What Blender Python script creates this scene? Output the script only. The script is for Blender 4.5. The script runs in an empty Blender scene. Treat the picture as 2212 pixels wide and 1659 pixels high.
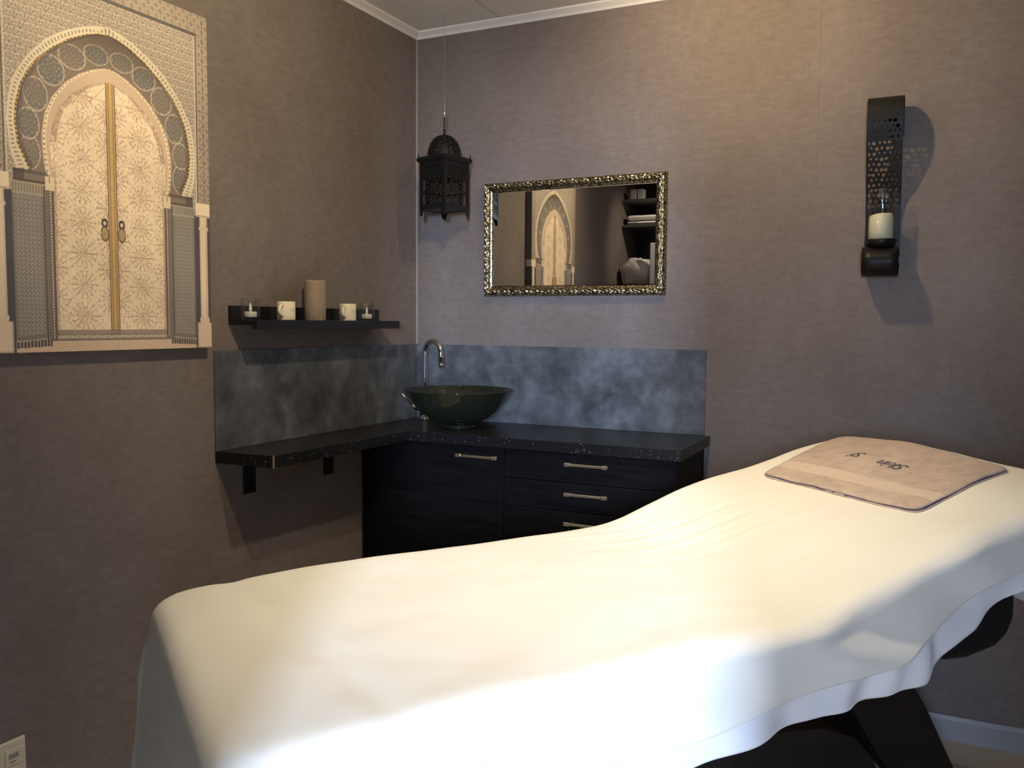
import bpy, bmesh, math, random
import numpy as np
from mathutils import Vector, Matrix, noise
random.seed(7)
PI = math.pi
SC = bpy.context.scene
COL = SC.collection

# ------------------------------------------------------------------ camera
CX, CY, CZ, YAW, PIT, ROL, FPX = 1.8957, -3.0088, 1.3212, -0.451, -0.0715, 0.0076, 1847.1
fw = Vector((math.sin(YAW)*math.cos(PIT), math.cos(YAW)*math.cos(PIT), math.sin(PIT)))
r0 = Vector((math.cos(YAW), -math.sin(YAW), 0)); u0 = r0.cross(fw)
RV = r0*math.cos(ROL)+u0*math.sin(ROL); UV = -r0*math.sin(ROL)+u0*math.cos(ROL)
cam = bpy.data.cameras.new('camera'); camo = bpy.data.objects.new('camera', cam); COL.objects.link(camo)
M = Matrix.Identity(4)
for i in range(3):
    M[i][0] = RV[i]; M[i][1] = UV[i]; M[i][2] = -fw[i]
M[0][3], M[1][3], M[2][3] = CX, CY, CZ
camo.matrix_world = M
cam.sensor_width = 36; cam.lens = FPX/2212*36; cam.clip_start = .02
SC.camera = camo

# ------------------------------------------------------------------ world, exposure, lights
w = bpy.data.worlds.new('world'); SC.world = w; w.use_nodes = True
w.node_tree.nodes['Background'].inputs[0].default_value = (.6, .7, 1, 1)
w.node_tree.nodes['Background'].inputs[1].default_value = .02
SC.view_settings.view_transform = 'Standard'; SC.view_settings.look = 'None'
SC.view_settings.gamma = 1; SC.view_settings.use_curve_mapping = False
SC.view_settings.exposure = 0.10
CEIL = 2.478
WARM = (1.0, .74, .40)
DAY = (.54, .69, 1.0)
def spot(name, loc, target, power, size=120, color=(1, 1, 1), blend=1.0, radius=.025):
    l = bpy.data.lights.new(name, 'SPOT'); l.energy = power; l.color = color
    l.spot_size = math.radians(size); l.spot_blend = blend; l.shadow_soft_size = radius
    o = bpy.data.objects.new(name, l); COL.objects.link(o); o.location = loc
    o.rotation_euler = (Vector(target)-Vector(loc)).to_track_quat('-Z', 'Y').to_euler()
    return o
LAMPS = [((1.30, -.70, 2.40), (1.38, .0, 1.98), 30, 150, (1, .75, .43)),
         ((1.13, -1.67, 2.40), (.0, -1.08, 1.98), 66, 102, (1, .80, .50)),
         ((1.36, -1.32, 2.40), (1.25, -1.20, .80), 100, 92, (1, .87, .64)),
         ((.75, -2.45, 2.40), (.10, -2.85, 1.85), 26, 60, (1, .84, .62))]  # last lamp is added, to brighten the towels and bundle in the mirror
for i, (p, t, e, s, c) in enumerate(LAMPS):
    spot('spot_light', p, t, e, s, c, .7 if i == 0 else 1.0)
WINDOW_STRENGTH = 570
ROOM_DAY = 6

# ------------------------------------------------------------------ node helpers
def mat(name, col=(.5, .5, .5), rough=.5, metal=0, spec=.5, trans=0, ior=1.45, emit=None, es=0, sheen=0, coat=0, sss=0):
    m = bpy.data.materials.new(name); m.use_nodes = True
    b = m.node_tree.nodes['Principled BSDF']
    b.inputs['Base Color'].default_value = (*col, 1); b.inputs['Roughness'].default_value = rough
    b.inputs['Metallic'].default_value = metal; b.inputs['Specular IOR Level'].default_value = spec
    b.inputs['Transmission Weight'].default_value = trans; b.inputs['IOR'].default_value = ior
    b.inputs['Sheen Weight'].default_value = sheen; b.inputs['Coat Weight'].default_value = coat
    if sss:
        b.inputs['Subsurface Weight'].default_value = sss; b.inputs['Subsurface Scale'].default_value = .01
    if emit:
        b.inputs['Emission Color'].default_value = (*emit, 1); b.inputs['Emission Strength'].default_value = es
    return m
class NT:
    def __init__(s, m):
        s.m = m; s.t = m.node_tree; s.b = s.t.nodes['Principled BSDF']; s.tc = s.n('ShaderNodeTexCoord')
    def n(s, typ, **k):
        x = s.t.nodes.new(typ)
        for a, v in k.items(): setattr(x, a, v)
        return x
    def l(s, a, b): s.t.links.new(a, b)
    def mapping(s, scale, rot=(0, 0, 0), src='Object'):
        mp = s.n('ShaderNodeMapping'); mp.inputs['Scale'].default_value = scale; mp.inputs['Rotation'].default_value = rot
        s.l(s.tc.outputs[src], mp.inputs[0]); return mp.outputs[0]
    def noise(s, scale, vec=None, detail=4, rough=.55, dist=0):
        x = s.n('ShaderNodeTexNoise'); x.inputs['Scale'].default_value = scale; x.inputs['Detail'].default_value = detail
        x.inputs['Roughness'].default_value = rough; x.inputs['Distortion'].default_value = dist
        s.l(vec if vec else s.tc.outputs['Object'], x.inputs['Vector']); return x.outputs[0]
    def ramp(s, fac, stops, interp='LINEAR'):
        r = s.n('ShaderNodeValToRGB'); e = r.color_ramp.elements; r.color_ramp.interpolation = interp
        while len(e) < len(stops): e.new(.5)
        for i, (p, c) in enumerate(stops):
            e[i].position = p; e[i].color = (*c, 1) if len(c) == 3 else c
        s.l(fac, r.inputs[0]); return r.outputs[0]
    def mix(s, a, b, fac, mode='MIX'):
        x = s.n('ShaderNodeMix', data_type='RGBA', blend_type=mode)
        for v, i in ((fac, 0), (a, 6), (b, 7)):
            if isinstance(v, (int, float)): x.inputs[i].default_value = v
            elif isinstance(v, tuple): x.inputs[i].default_value = (*v, 1)
            else: s.l(v, x.inputs[i])
        return x.outputs[2]
    def math(s, op, a, b=0.0):
        x = s.n('ShaderNodeMath', operation=op)
        for v, i in ((a, 0), (b, 1)):
            if isinstance(v, (int, float)): x.inputs[i].default_value = v
            else: s.l(v, x.inputs[i])
        return x.outputs[0]
    def bump(s, h, strength=.3, dist=.002):
        x = s.n('ShaderNodeBump'); x.inputs['Strength'].default_value = strength; x.inputs['Distance'].default_value = dist
        s.l(h, x.inputs['Height']); s.l(x.outputs[0], s.b.inputs['Normal'])
    def color(s, c): s.l(c, s.b.inputs['Base Color'])
    def rough(s, c): s.l(c, s.b.inputs['Roughness'])

def wall_mat():
    m = mat('linen_wallpaper', (.2, .15, .13), .75, spec=.25); t = NT(m)
    th = t.noise(1, t.mapping((260, 260, 9)), 3)
    tv = t.noise(1, t.mapping((11, 11, 300)), 3)
    big = t.noise(2.6, detail=6, rough=.6)
    med = t.noise(1, t.mapping((26, 26, 60)), 4)
    base = t.ramp(big, [(.3, (.150, .124, .110)), (.5, (.172, .145, .131)), (.72, (.192, .166, .153))])
    f = t.math('ADD', t.math('MULTIPLY', th, .5), t.math('MULTIPLY', tv, .5))
    thr = t.ramp(f, [(.38, (.80, .79, .78)), (.62, (1.17, 1.16, 1.16))])
    c = t.mix(base, thr, .32, 'MULTIPLY')
    c = t.mix(c, t.ramp(med, [(.35, (.90, .90, .90)), (.65, (1.08, 1.08, 1.08))]), .8, 'MULTIPLY')
    t.color(c); t.bump(f, .12, .0005)
    return m
def slate_mat():
    m = mat('slate_panel', (.05, .055, .06), .38, spec=.4); t = NT(m)
    a = t.noise(7, detail=8, rough=.62, dist=.4); b = t.noise(22, detail=6, rough=.6)
    c = t.ramp(a, [(.34, (.052, .056, .061)), (.5, (.088, .095, .102)), (.68, (.150, .159, .170))])
    c = t.mix(c, t.ramp(b, [(.35, (.7, .7, .7)), (.65, (1.2, 1.2, 1.2))]), .7, 'MULTIPLY')
    t.color(c); t.bump(b, .08, .001)
    return m
def sparkle_mat():
    m = mat('speckled_black_laminate', (.012, .012, .013), .30, spec=.28); t = NT(m)
    v = t.n('ShaderNodeTexVoronoi'); v.inputs['Scale'].default_value = 150; t.l(t.tc.outputs['Object'], v.inputs['Vector'])
    n = t.noise(75, detail=2)
    dot = t.math('MULTIPLY', t.math('LESS_THAN', v.outputs['Distance'], .24), t.math('GREATER_THAN', n, .60))
    grain = t.noise(260, detail=2)
    base = t.ramp(grain, [(.4, (.005, .005, .006)), (.65, (.014, .014, .015))])
    t.color(t.mix(base, (.32, .32, .34), dot)); t.bump(grain, .06, .0005)
    return m
def cloth_mat(name, col, weave=700, strength=.12, rough=.85, mott=0.0):
    m = mat(name, col, rough, spec=.15, sheen=.15); t = NT(m)
    n = t.noise(weave, detail=2); n2 = t.noise(6, detail=4)
    c = t.mix(col, tuple(x*.9 for x in col), n2)
    if mott:
        n3 = t.noise(26, detail=5, rough=.65); c = t.mix(c, tuple(x*(1-mott) for x in col), t.ramp(n3, [(.42, (0, 0, 0)), (.62, (1, 1, 1))]))
    t.color(c); t.bump(n, strength, .0008)
    return m
def gold_frame_mat():
    m = mat('gilded_relief', (.6, .52, .3), .28, metal=1); t = NT(m)
    v = t.n('ShaderNodeTexVoronoi'); v.inputs['Scale'].default_value = 150; t.l(t.tc.outputs['Object'], v.inputs['Vector'])
    n = t.noise(90, detail=5, rough=.7)
    f = t.math('ADD', t.math('MULTIPLY', v.outputs['Distance'], .9), t.math('MULTIPLY', n, .55))
    c = t.ramp(f, [(.38, (.86, .80, .60)), (.62, (.52, .45, .28)), (.85, (.12, .10, .06))])
    t.color(c); t.rough(t.ramp(n, [(.3, (.2, .2, .2)), (.7, (.42, .42, .42))])); t.bump(f, .45, .0015)
    return m
def wood_floor_mat():
    m = mat('oak_floor', (.4, .3, .18), .45); t = NT(m)
    g = t.noise(1, t.mapping((2.5, 40, 2.5)), 5)
    c = t.ramp(g, [(.3, (.58, .46, .30)), (.7, (.74, .62, .44))])
    br = t.n('ShaderNodeTexBrick'); br.inputs['Scale'].default_value = 1.0; br.inputs['Mortar Size'].default_value = .004
    br.inputs['Brick Width'].default_value = 1.2; br.inputs['Row Height'].default_value = .18
    br.inputs['Color1'].default_value = (1, 1, 1, 1); br.inputs['Color2'].default_value = (.86, .86, .86, 1); br.inputs['Mortar'].default_value = (.4, .4, .4, 1)
    t.l(t.tc.outputs['Object'], br.inputs['Vector'])
    t.color(t.mix(c, br.outputs[0], 1.0, 'MULTIPLY'))
    return m
def candle_mat(name, col, speck):
    m = mat(name, col, .45, sss=.25); t = NT(m)
    n = t.noise(38, detail=6, rough=.7)
    zz = t.n('ShaderNodeSeparateXYZ'); t.l(t.tc.outputs['Object'], zz.inputs[0])
    t.color(t.mix(col, speck, t.ramp(n, [(.55, (0, 0, 0)), (.7, (1, 1, 1))]))); t.bump(n, .2, .001)
    return m
MW = wall_mat(); MSLATE = slate_mat(); MSPARK = sparkle_mat()
MCEIL = mat('ceiling_panel', (.84, .81, .77), .8); t = NT(MCEIL); t.bump(t.noise(90, detail=3), .1, .001)
MWHITE = mat('white_paint', (.74, .73, .72), .45); t = NT(MWHITE); t.bump(t.noise(60), .04, .001)
MBASE = mat('grey_paint', (.30, .29, .29), .5); t = NT(MBASE); t.bump(t.noise(60), .04, .001)
MFLOOR = wood_floor_mat()
MBLACKWOOD = mat('black_brown_veneer', (.006, .006, .007), .45, spec=.08); t = NT(MBLACKWOOD)
g = t.noise(1, t.mapping((4, 4, 90)), 4); t.color(t.ramp(g, [(.3, (.003, .003, .0035)), (.7, (.008, .0075, .008))])); t.bump(g, .1, .0006)
MBLACK = mat('black_lacquer', (.008, .008, .009), .3, spec=.5); t = NT(MBLACK); t.bump(t.noise(400), .03, .0003)
MMETALBLK = mat('black_powder_coat', (.008, .0078, .0075), .42, spec=.24); t = NT(MMETALBLK); t.bump(t.noise(350, detail=3), .12, .0006)
MLEATHER = mat('black_leatherette', (.010, .010, .011), .42, spec=.4); t = NT(MLEATHER); t.bump(t.noise(500, detail=3), .15, .0006)
MSTEEL = mat('brushed_steel', (.72, .70, .64), .28, metal=1); t = NT(MSTEEL); t.bump(t.noise(1, t.mapping((900, 30, 900))), .05, .0003)
MCHROME = mat('chrome', (.82, .82, .84), .06, metal=1)
MSHEET = cloth_mat('cotton_sheet', (.86, .81, .70), 900, .10)
MTERRY = cloth_mat('white_terry', (.84, .83, .82), 420, .55)
MTOWEL = cloth_mat('beige_terry', (.57, .43, .335), 480, .5, mott=.22)
MTOWELBAND = cloth_mat('beige_dobby_band', (.64, .50, .385), 900, .1)
MTOWELHEM = cloth_mat('mauve_stitching', (.10, .085, .13), 600, .3)
MTHREAD = mat('grey_thread', (.10, .10, .13), .6)
MGOLD = gold_frame_mat()
MMIRROR = mat('silvered_glass', (.80, .80, .80), .0, metal=1)
def thin_glass(name, tint, rough=.0, ior=1.45, diff=None, dfac=0.0):
    # thin-walled glass: tinted see-through with a Fresnel reflection
    m = bpy.data.materials.new(name); m.use_nodes = True; t = m.node_tree; t.nodes.remove(t.nodes['Principled BSDF'])
    tr = t.nodes.new('ShaderNodeBsdfTransparent'); tr.inputs[0].default_value = (*tint, 1)
    gl = t.nodes.new('ShaderNodeBsdfGlossy'); gl.inputs['Roughness'].default_value = rough; gl.inputs[0].default_value = (1, 1, 1, 1)
    lw_ = t.nodes.new('ShaderNodeLayerWeight'); lw_.inputs[0].default_value = .5      # Schlick curve, same from both sides
    pw = t.nodes.new('ShaderNodeMath'); pw.operation = 'POWER'; pw.inputs[1].default_value = 5; t.links.new(lw_.outputs['Facing'], pw.inputs[0])
    fr = t.nodes.new('ShaderNodeMath'); fr.operation = 'MULTIPLY_ADD'; t.links.new(pw.outputs[0], fr.inputs[0]); f0 = ((ior-1)/(ior+1))**2; fr.inputs[1].default_value = .75-f0; fr.inputs[2].default_value = f0
    mx = t.nodes.new('ShaderNodeMixShader'); t.links.new(fr.outputs[0], mx.inputs[0])
    if diff:
        df = t.nodes.new('ShaderNodeBsdfDiffuse'); df.inputs[0].default_value = (*diff, 1)
        m2 = t.nodes.new('ShaderNodeMixShader'); m2.inputs[0].default_value = dfac
        t.links.new(tr.outputs[0], m2.inputs[1]); t.links.new(df.outputs[0], m2.inputs[2]); t.links.new(m2.outputs[0], mx.inputs[1])
    else: t.links.new(tr.outputs[0], mx.inputs[1])
    t.links.new(gl.outputs[0], mx.inputs[2]); t.links.new(mx.outputs[0], t.nodes['Material Output'].inputs[0])
    return m
MGLASS = thin_glass('clear_glass', (.93, .94, .94), ior=1.55)
MBASIN = thin_glass('smoked_green_glass', (.42, .46, .39), .02, 1.6, (.08, .09, .06), .14)
MCREAM = candle_mat('ivory_wax', (.80, .72, .50), (.84, .76, .56))
MTAN = candle_mat('taupe_wax', (.30, .235, .18), (.42, .35, .28))
MCERAMIC = mat('cream_ceramic', (.82, .76, .62), .25, coat=.3)
MPLASTIC = mat('ivory_plastic', (.66, .61, .50), .35); t = NT(MPLASTIC); t.bump(t.noise(300), .02, .0003)
MFLAME = mat('plastic_flame', (.85, .85, .80), .3, sss=.3)
MDARK = mat('dark_teal_board', (.012, .017, .021), .5)
MPRINT = mat('grey_print', (.28, .28, .27), .5)
MWIN = mat('daylight_pane', (0, 0, 0), .5, emit=DAY, es=WINDOW_STRENGTH)
MWIN2 = mat('added_glow_pane', (0, 0, 0), .5, emit=DAY, es=WINDOW_STRENGTH*.18)  # dim blue glow of the added hallway pane

# ------------------------------------------------------------------ mesh helpers
def tag(o, label=None, cat=None, group=None, kind=None):
    if label: o['label'] = label
    if cat: o['category'] = cat
    if group: o['group'] = group
    if kind: o['kind'] = kind
    return o
def link(name, bm, m=None, parent=None, smooth=False, loc=None, mats=None):
    me = bpy.data.meshes.new(name); bm.normal_update(); bm.to_mesh(me); bm.free()
    if smooth: me.polygons.foreach_set('use_smooth', [True]*len(me.polygons))
    for x in (mats or [m]): me.materials.append(x)
    o = bpy.data.objects.new(name, me); COL.objects.link(o)
    if parent: o.parent = parent
    if loc: o.location = loc
    return o
def empty(name, loc=(0, 0, 0), rz=0, **k):
    o = bpy.data.objects.new(name, None); COL.objects.link(o); o.location = loc; o.rotation_euler = (0, 0, rz)
    o.empty_display_size = .05
    return tag(o, **k)
def box(bm, x0, x1, y0, y1, z0, z1, bev=0.0, seg=2, mi=0):
    vs = [bm.verts.new((x, y, z)) for x in (x0, x1) for y in (y0, y1) for z in (z0, z1)]
    fs = [bm.faces.new([vs[i] for i in f]) for f in ((0, 1, 3, 2), (4, 6, 7, 5), (0, 4, 5, 1), (2, 3, 7, 6), (0, 2, 6, 4), (1, 5, 7, 3))]
    for f in fs: f.material_index = mi
    if bev:
        es = list({e for f in fs for e in f.edges})
        bmesh.ops.bevel(bm, geom=es, offset=bev, segments=seg, affect='EDGES', profile=.5)
    return vs
def prism(bm, pts, z0, z1, axis='z', bev=0.0):
    # pts polygon in plane; axis = extrude direction
    def P(p, h):
        return {'z': (p[0], p[1], h), 'x': (h, p[0], p[1]), 'y': (p[0], h, p[1])}[axis]
    a = [bm.verts.new(P(p, z0)) for p in pts]; b = [bm.verts.new(P(p, z1)) for p in pts]
    fs = [bm.faces.new(a), bm.faces.new(b[::-1])]
    n = len(pts)
    for i in range(n): fs.append(bm.faces.new([a[i], b[i], b[(i+1) % n], a[(i+1) % n]]))
    bmesh.ops.recalc_face_normals(bm, faces=fs)
    if bev:
        bmesh.ops.bevel(bm, geom=list({e for f in fs for e in f.edges}), offset=bev, segments=2, affect='EDGES', profile=.5)
def tube(bm, pts, r, n=10, cap=True):
    pts = [Vector(p) for p in pts]; rs = r if isinstance(r, (list, tuple)) else [r]*len(pts)
    rings = []; up = None
    for i, p in enumerate(pts):
        d = (pts[min(i+1, len(pts)-1)]-pts[max(i-1, 0)]).normalized()
        if up is None: up = Vector((0, 0, 1)) if abs(d.z) < .9 else Vector((1, 0, 0))
        s = d.cross(up)
        if s.length < 1e-5: s = d.orthogonal()
        s.normalize(); up = s.cross(d).normalized()
        rings.append([bm.verts.new(p+(s*math.cos(2*PI*k/n)+up*math.sin(2*PI*k/n))*rs[i]) for k in range(n)])
    for a, b in zip(rings, rings[1:]):
        for k in range(n): bm.faces.new([a[k], a[(k+1) % n], b[(k+1) % n], b[k]])
    if cap:
        bm.faces.new(rings[0][::-1]); bm.faces.new(rings[-1])
def lathe(bm, prof, n=48, c=(0, 0), closed=False, fn=None):
    rings = []
    for (r, z) in prof:
        if r < 1e-6: rings.append([bm.verts.new((c[0], c[1], z))]); continue
        ring = []
        for k in range(n):
            a = 2*PI*k/n; zz = z + (fn(a, r, z) if fn else 0)
            ring.append(bm.verts.new((c[0]+r*math.cos(a), c[1]+r*math.sin(a), zz)))
        rings.append(ring)
    prs = list(zip(rings, rings[1:]))
    if closed: prs.append((rings[-1], rings[0]))
    for a, b in prs:
        for k in range(n):
            k2 = (k+1) % n
            if len(a) == 1 and len(b) == 1: continue
            if len(a) == 1: bm.faces.new([a[0], b[k2], b[k]])
            elif len(b) == 1: bm.faces.new([a[k], a[k2], b[0]])
            else: bm.faces.new([a[k], a[k2], b[k2], b[k]])
    bmesh.ops.recalc_face_normals(bm, faces=bm.faces[:])
def grid(bm, nu, nv, f, mask=None, mi=None):
    V = [[bm.verts.new(f(i/nu, j/nv)) for j in range(nv+1)] for i in range(nu+1)]
    for i in range(nu):
        for j in range(nv):
            if mask and not mask((i+.5)/nu, (j+.5)/nv): continue
            fc = bm.faces.new([V[i][j], V[i+1][j], V[i+1][j+1], V[i][j+1]])
            if mi: fc.material_index = mi((i+.5)/nu, (j+.5)/nv)
    lo = [v for r in V for v in r if not v.link_faces]
    bmesh.ops.delete(bm, geom=lo, context='VERTS')
    return V
def mod(o, typ, **k):
    m = o.modifiers.new(typ.lower(), typ)
    for a, v in k.items(): setattr(m, a, v)
    return m
def bake(o):
    # apply modifiers into the mesh
    dg = bpy.context.evaluated_depsgraph_get(); me = bpy.data.meshes.new_from_object(o.evaluated_get(dg))
    o.modifiers.clear(); o.data = me
AL = .0178
LW = Matrix.Rotation(-AL, 4, 'Z')          # frame of the (slightly splayed) left wall
def lw(x, y, z): return tuple(LW @ Vector((x, y, z)))

# ------------------------------------------------------------------ setting
FY = -3.35; RX = 2.95
DX0, DX1, DZ = 1.735, 2.31, 1.93
bm = bmesh.new(); box(bm, -.12, 0, -3.6, .15, 0, CEIL)
o = link('wall_left', bm, MW); o.rotation_euler = (0, 0, -AL); tag(o, kind='structure')
bm = bmesh.new(); box(bm, -.1, RX+.1, 0, .12, 0, CEIL); tag(link('wall_back', bm, MW), kind='structure')
bm = bmesh.new(); box(bm, RX, RX+.12, FY-.1, 0, 0, CEIL); tag(link('wall_right', bm, MW), kind='structure')
bm = bmesh.new(); box(bm, -.3, DX0, FY-.1, FY, 0, CEIL); box(bm, DX1, RX, FY-.1, FY, 0, CEIL); box(bm, DX0, DX1, FY-.1, FY, DZ, CEIL)
tag(link('wall_front', bm, MW), kind='structure')
bm = bmesh.new(); box(bm, -.4, 4.6, -6.6, .15, -.06, 0); tag(link('floor', bm, MFLOOR), kind='structure')
# ceiling built as boards with narrow grooves
bm = bmesh.new(); xs = [-.4, .386, .986, 1.586, 2.186, 2.786, 4.6]
for a, b in zip(xs, xs[1:]): box(bm, a+.004, b-.004, -6.6, .15, CEIL, CEIL+.03)
box(bm, -.4, 4.6, -6.6, .15, CEIL+.012, CEIL+.05)
tag(link('ceiling', bm, MCEIL), kind='structure')
# hallway beyond the doorway, with the window that lets the daylight in
bm = bmesh.new(); box(bm, 1.0, 1.1, -6.6, FY-.1, 0, CEIL); tag(link('wall_hallway_left', bm, MWHITE), kind='structure')
bm = bmesh.new(); box(bm, 4.4, 4.5, -6.6, FY-.1, 0, CEIL); box(bm, RX+.12, 4.4, FY-.1, FY, 0, CEIL); tag(link('wall_hallway_right', bm, MWHITE), kind='structure')
WX0, WX1, WZ0, WZ1 = 3.24, 3.58, 1.20, 2.38
W2 = (2.24, 2.62, .90, 2.20)  # second glowing pane, added for weak blue light and the glass highlight
bm = bmesh.new()
for a in ((1.1, W2[0], 0, CEIL), (W2[0], W2[1], 0, W2[2]), (W2[0], W2[1], W2[3], CEIL), (W2[1], WX0, 0, CEIL), (WX1, 4.4, 0, CEIL), (WX0, WX1, 0, WZ0), (WX0, WX1, WZ1, CEIL)): box(bm, a[0], a[1], -6.6, -6.45, a[2], a[3])
tag(link('wall_hallway_far', bm, MWHITE), kind='structure')
for nm, (x0, x1, z0, z1), mp in (('window_1', (WX0, WX1, WZ0, WZ1), MWIN), ('added_glow_window', W2, MWIN2)):
    wn = empty(nm, (0, 0, 0), kind='structure')
    bm = bmesh.new(); box(bm, x0+.03, x1-.03, -6.50, -6.49, z0+.03, z1-.03); link('pane', bm, mp, wn)
    bm = bmesh.new()
    for a in ((x0, x0+.03, z0, z1), (x1-.03, x1, z0, z1), (x0+.03, x1-.03, z0, z0+.03), (x0+.03, x1-.03, z1-.03, z1)): box(bm, a[0], a[1], -6.52, -6.47, a[2], a[3])
    link('frame', bm, MWHITE, wn)
# cornice: small cove along both walls
def cove(name, along, L0, L1, left):
    bm = bmesh.new(); c = .028
    pf = [(0, 0), (0, -.026), (.006, -.026), (.012, -.018), (.020, -.012), (.028, -.006), (.028, 0)]
    for s in (L0, L1):
        for (d, h) in pf: bm.verts.new((d, s, CEIL+h) if left else (s, -d, CEIL+h))
    bm.verts.ensure_lookup_table(); n = len(pf)
    for i in range(n): bm.faces.new([bm.verts[i], bm.verts[(i+1) % n], bm.verts[n+(i+1) % n], bm.verts[n+i]])
    bm.faces.new([bm.verts[i] for i in range(n)]); bm.faces.new([bm.verts[n+i] for i in range(n)][::-1])
    bmesh.ops.recalc_face_normals(bm, faces=bm.faces[:])
    o = link(name, bm, MWHITE); tag(o, kind='structure')
    if left: o.rotation_euler = (0, 0, -AL)
cove('trim_1', 'y', -3.34, 0, True); cove('trim_2', 'x', .0, RX, False)
bm = bmesh.new(); prism(bm, [(0, 0), (.005, 0), (0, -.005)], 1.232, CEIL-.026)
tag(link('trim_3', bm, mat('caulk', (.25, .215, .19), .6)), kind='structure')
def baseboard(name, x0, x1):
    bm = bmesh.new(); prism(bm, [(0, 0), (-.015, 0), (-.015, .066), (-.010, .079), (0, .079)], x0, x1, 'x'); tag(link(name, bm, MBASE), kind='structure')
baseboard('baseboard_back', 1.2205, RX)
bm = bmesh.new(); prism(bm, [(0, 0), (.015, 0), (.015, .066), (.010, .079), (0, .079)], -3.34, -.41, 'y')
o = link('baseboard_left', bm, MBASE); o.rotation_euler = (0, 0, -AL); tag(o, kind='structure')
bm = bmesh.new()
for x in (.68, 1.546): box(bm, x, x+.0012, -.0008, 0, .08, 2.45)
tag(link('trim_4', bm, MW), kind='structure')

# ------------------------------------------------------------------ worktops, cabinets, splashbacks
HB, TH, WD = .928, .036, .404
bm = bmesh.new(); prism(bm, [(.0, -.0), (1.219, -.0), (1.219, -WD), (-.006, -WD)], HB-TH, HB, bev=.0015)
o = link('worktop', bm, MSPARK)
tag(o, 'black speckled worktop on the black cabinets, carrying the glass basin', 'worktop')
bm = bmesh.new(); prism(bm, [(-.0065, -WD-.001), (.2224, -WD-.001), (.1943, -1.0872), (-.0190, -1.1017)], HB-TH, HB, bev=.0015)
o = link('worktop', bm, MSPARK)
tag(o, 'narrow black speckled worktop along the left wall under the candle shelf', 'worktop')
bm = bmesh.new(); prism(bm, [(.191, -1.0877), (.1951, -1.0875), (.1951, -1.0845)], HB-TH, HB+.0003)
e = link('worn_corner', bm, mat('bare_chipboard', (.27, .22, .17), .7), o); e['label'] = 'pale worn corner edge'
def bracket(y0, y1, label):
    bm = bmesh.new(); box(bm, .002, .008, y0, y1, .778, HB-TH-.0005, .001)
    box(bm, .0085, .150, y0, y1, HB-TH-.007, HB-TH-.0005, .001)
    c = (y0+y1)/2
    bm2 = bmesh.new(); bm.to_mesh(me := bpy.data.meshes.new('bracket')); bm.free(); bm2.free()
    me.materials.append(MBLACK); o = bpy.data.objects.new('shelf_bracket', me); COL.objects.link(o); o.rotation_euler = (0, 0, -AL)
    tag(o, label, 'bracket', 'brackets under the narrow worktop')
bracket(-.990, -.940, 'black bracket under the free end of the narrow left worktop')
bracket(-.602, -.552, 'black bracket under the narrow left worktop, nearer the cabinets')
def handle(parent, x0, x1, z, y=-.384):
    bm = bmesh.new(); yb = y-.030
    tube(bm, [(x0+.02, yb, z), (x1-.02, yb, z)], .0052, 14)
    for s in (x0, x1-.022):
        tube(bm, [(s, yb, z), (s+.002, yb, z), (s+.020, yb, z), (s+.022, yb, z)], [.0058, .0075, .0075, .0058], 16)
    for s in (x0+.022, x1-.022): tube(bm, [(s, yb, z), (s, y, z)], .004, 10)
    h = link('handle', bm, MSTEEL, parent, smooth=False); h['label'] = 'brushed steel bar handle'
    return h
def carcass(name, x0, x1, label):
    r = empty(name, ((x0+x1)/2, -.19, 0), label=label, cat='cabinet')
    L = Vector(r.location)
    bm = bmesh.new(); yb = -.004
    box(bm, x0+.0005, x0+.018, -.365, yb, .10, HB-TH-.001); box(bm, x1-.018, x1-.0005, -.365 if x1 < 1 else -.384, yb, .0 if x1 > 1 else .10, HB-TH-.001)
    box(bm, x0+.018, x1-.018, -.365, yb, .10, .118); box(bm, x0+.018, x1-.018, -.365, yb, HB-TH-.019, HB-TH-.001); box(bm, x0+.018, x1-.018, -.012, yb, .118, HB-TH-.019)
    bmesh.ops.translate(bm, vec=-L, verts=bm.verts); link('body', bm, MBLACKWOOD, r)
    bm = bmesh.new(); box(bm, x0+.002, x1-.02, -.33, -.312, 0, .0995); bmesh.ops.translate(bm, vec=-L, verts=bm.verts); link('plinth', bm, MBLACKWOOD, r)
    return r, L
r, L = carcass('base_cabinet', .001, .595, 'black base cabinet with one door below the glass basin')
bm = bmesh.new(); box(bm, .003, .5935, -.384, -.366, .102, .888, .0012); bmesh.ops.translate(bm, vec=-L, verts=bm.verts); d = link('door', bm, MBLACKWOOD, r)
h = handle(d, .420-L.x, .584-L.x, .856, -.384-L.y)
r, L = carcass('drawer_cabinet', .5955, 1.200, 'black drawer cabinet with stacked drawers at the right end of the worktop')
for i, (z0, z1) in enumerate([(.791, .888), (.695, .7885), (.599, .6925), (.352, .5965), (.102, .3495)]):
    bm = bmesh.new(); box(bm, .597, 1.1815, -.384, -.366, z0, z1, .0012); bmesh.ops.translate(bm, vec=-L, verts=bm.verts); d = link('drawer', bm, MBLACKWOOD, r)
    z = {0: .8555, 1: .756, 2: .657}.get(i, z1-.03)
    handle(d, .833-L.x, .985-L.x, z, -.384-L.y)
HT = 1.231
for (x0, x1, lab) in ((.0065, .5945, 'slate grey splashback panel behind the glass basin'), (.5955, 1.1995, 'slate grey splashback panel right of the basin, above the drawers')):
    bm = bmesh.new(); box(bm, x0, x1, -.006, -.0003, HB+.0004, HT, .0005)
    tag(link('splashback_panel', bm, MSLATE), lab, 'splashback')
bm = bmesh.new(); box(bm, .0003, .006, -1.102, -.0065, HB+.0004, HT, .0005)
o = link('splashback_panel', bm, MSLATE); o.rotation_euler = (0, 0, -AL)
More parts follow.
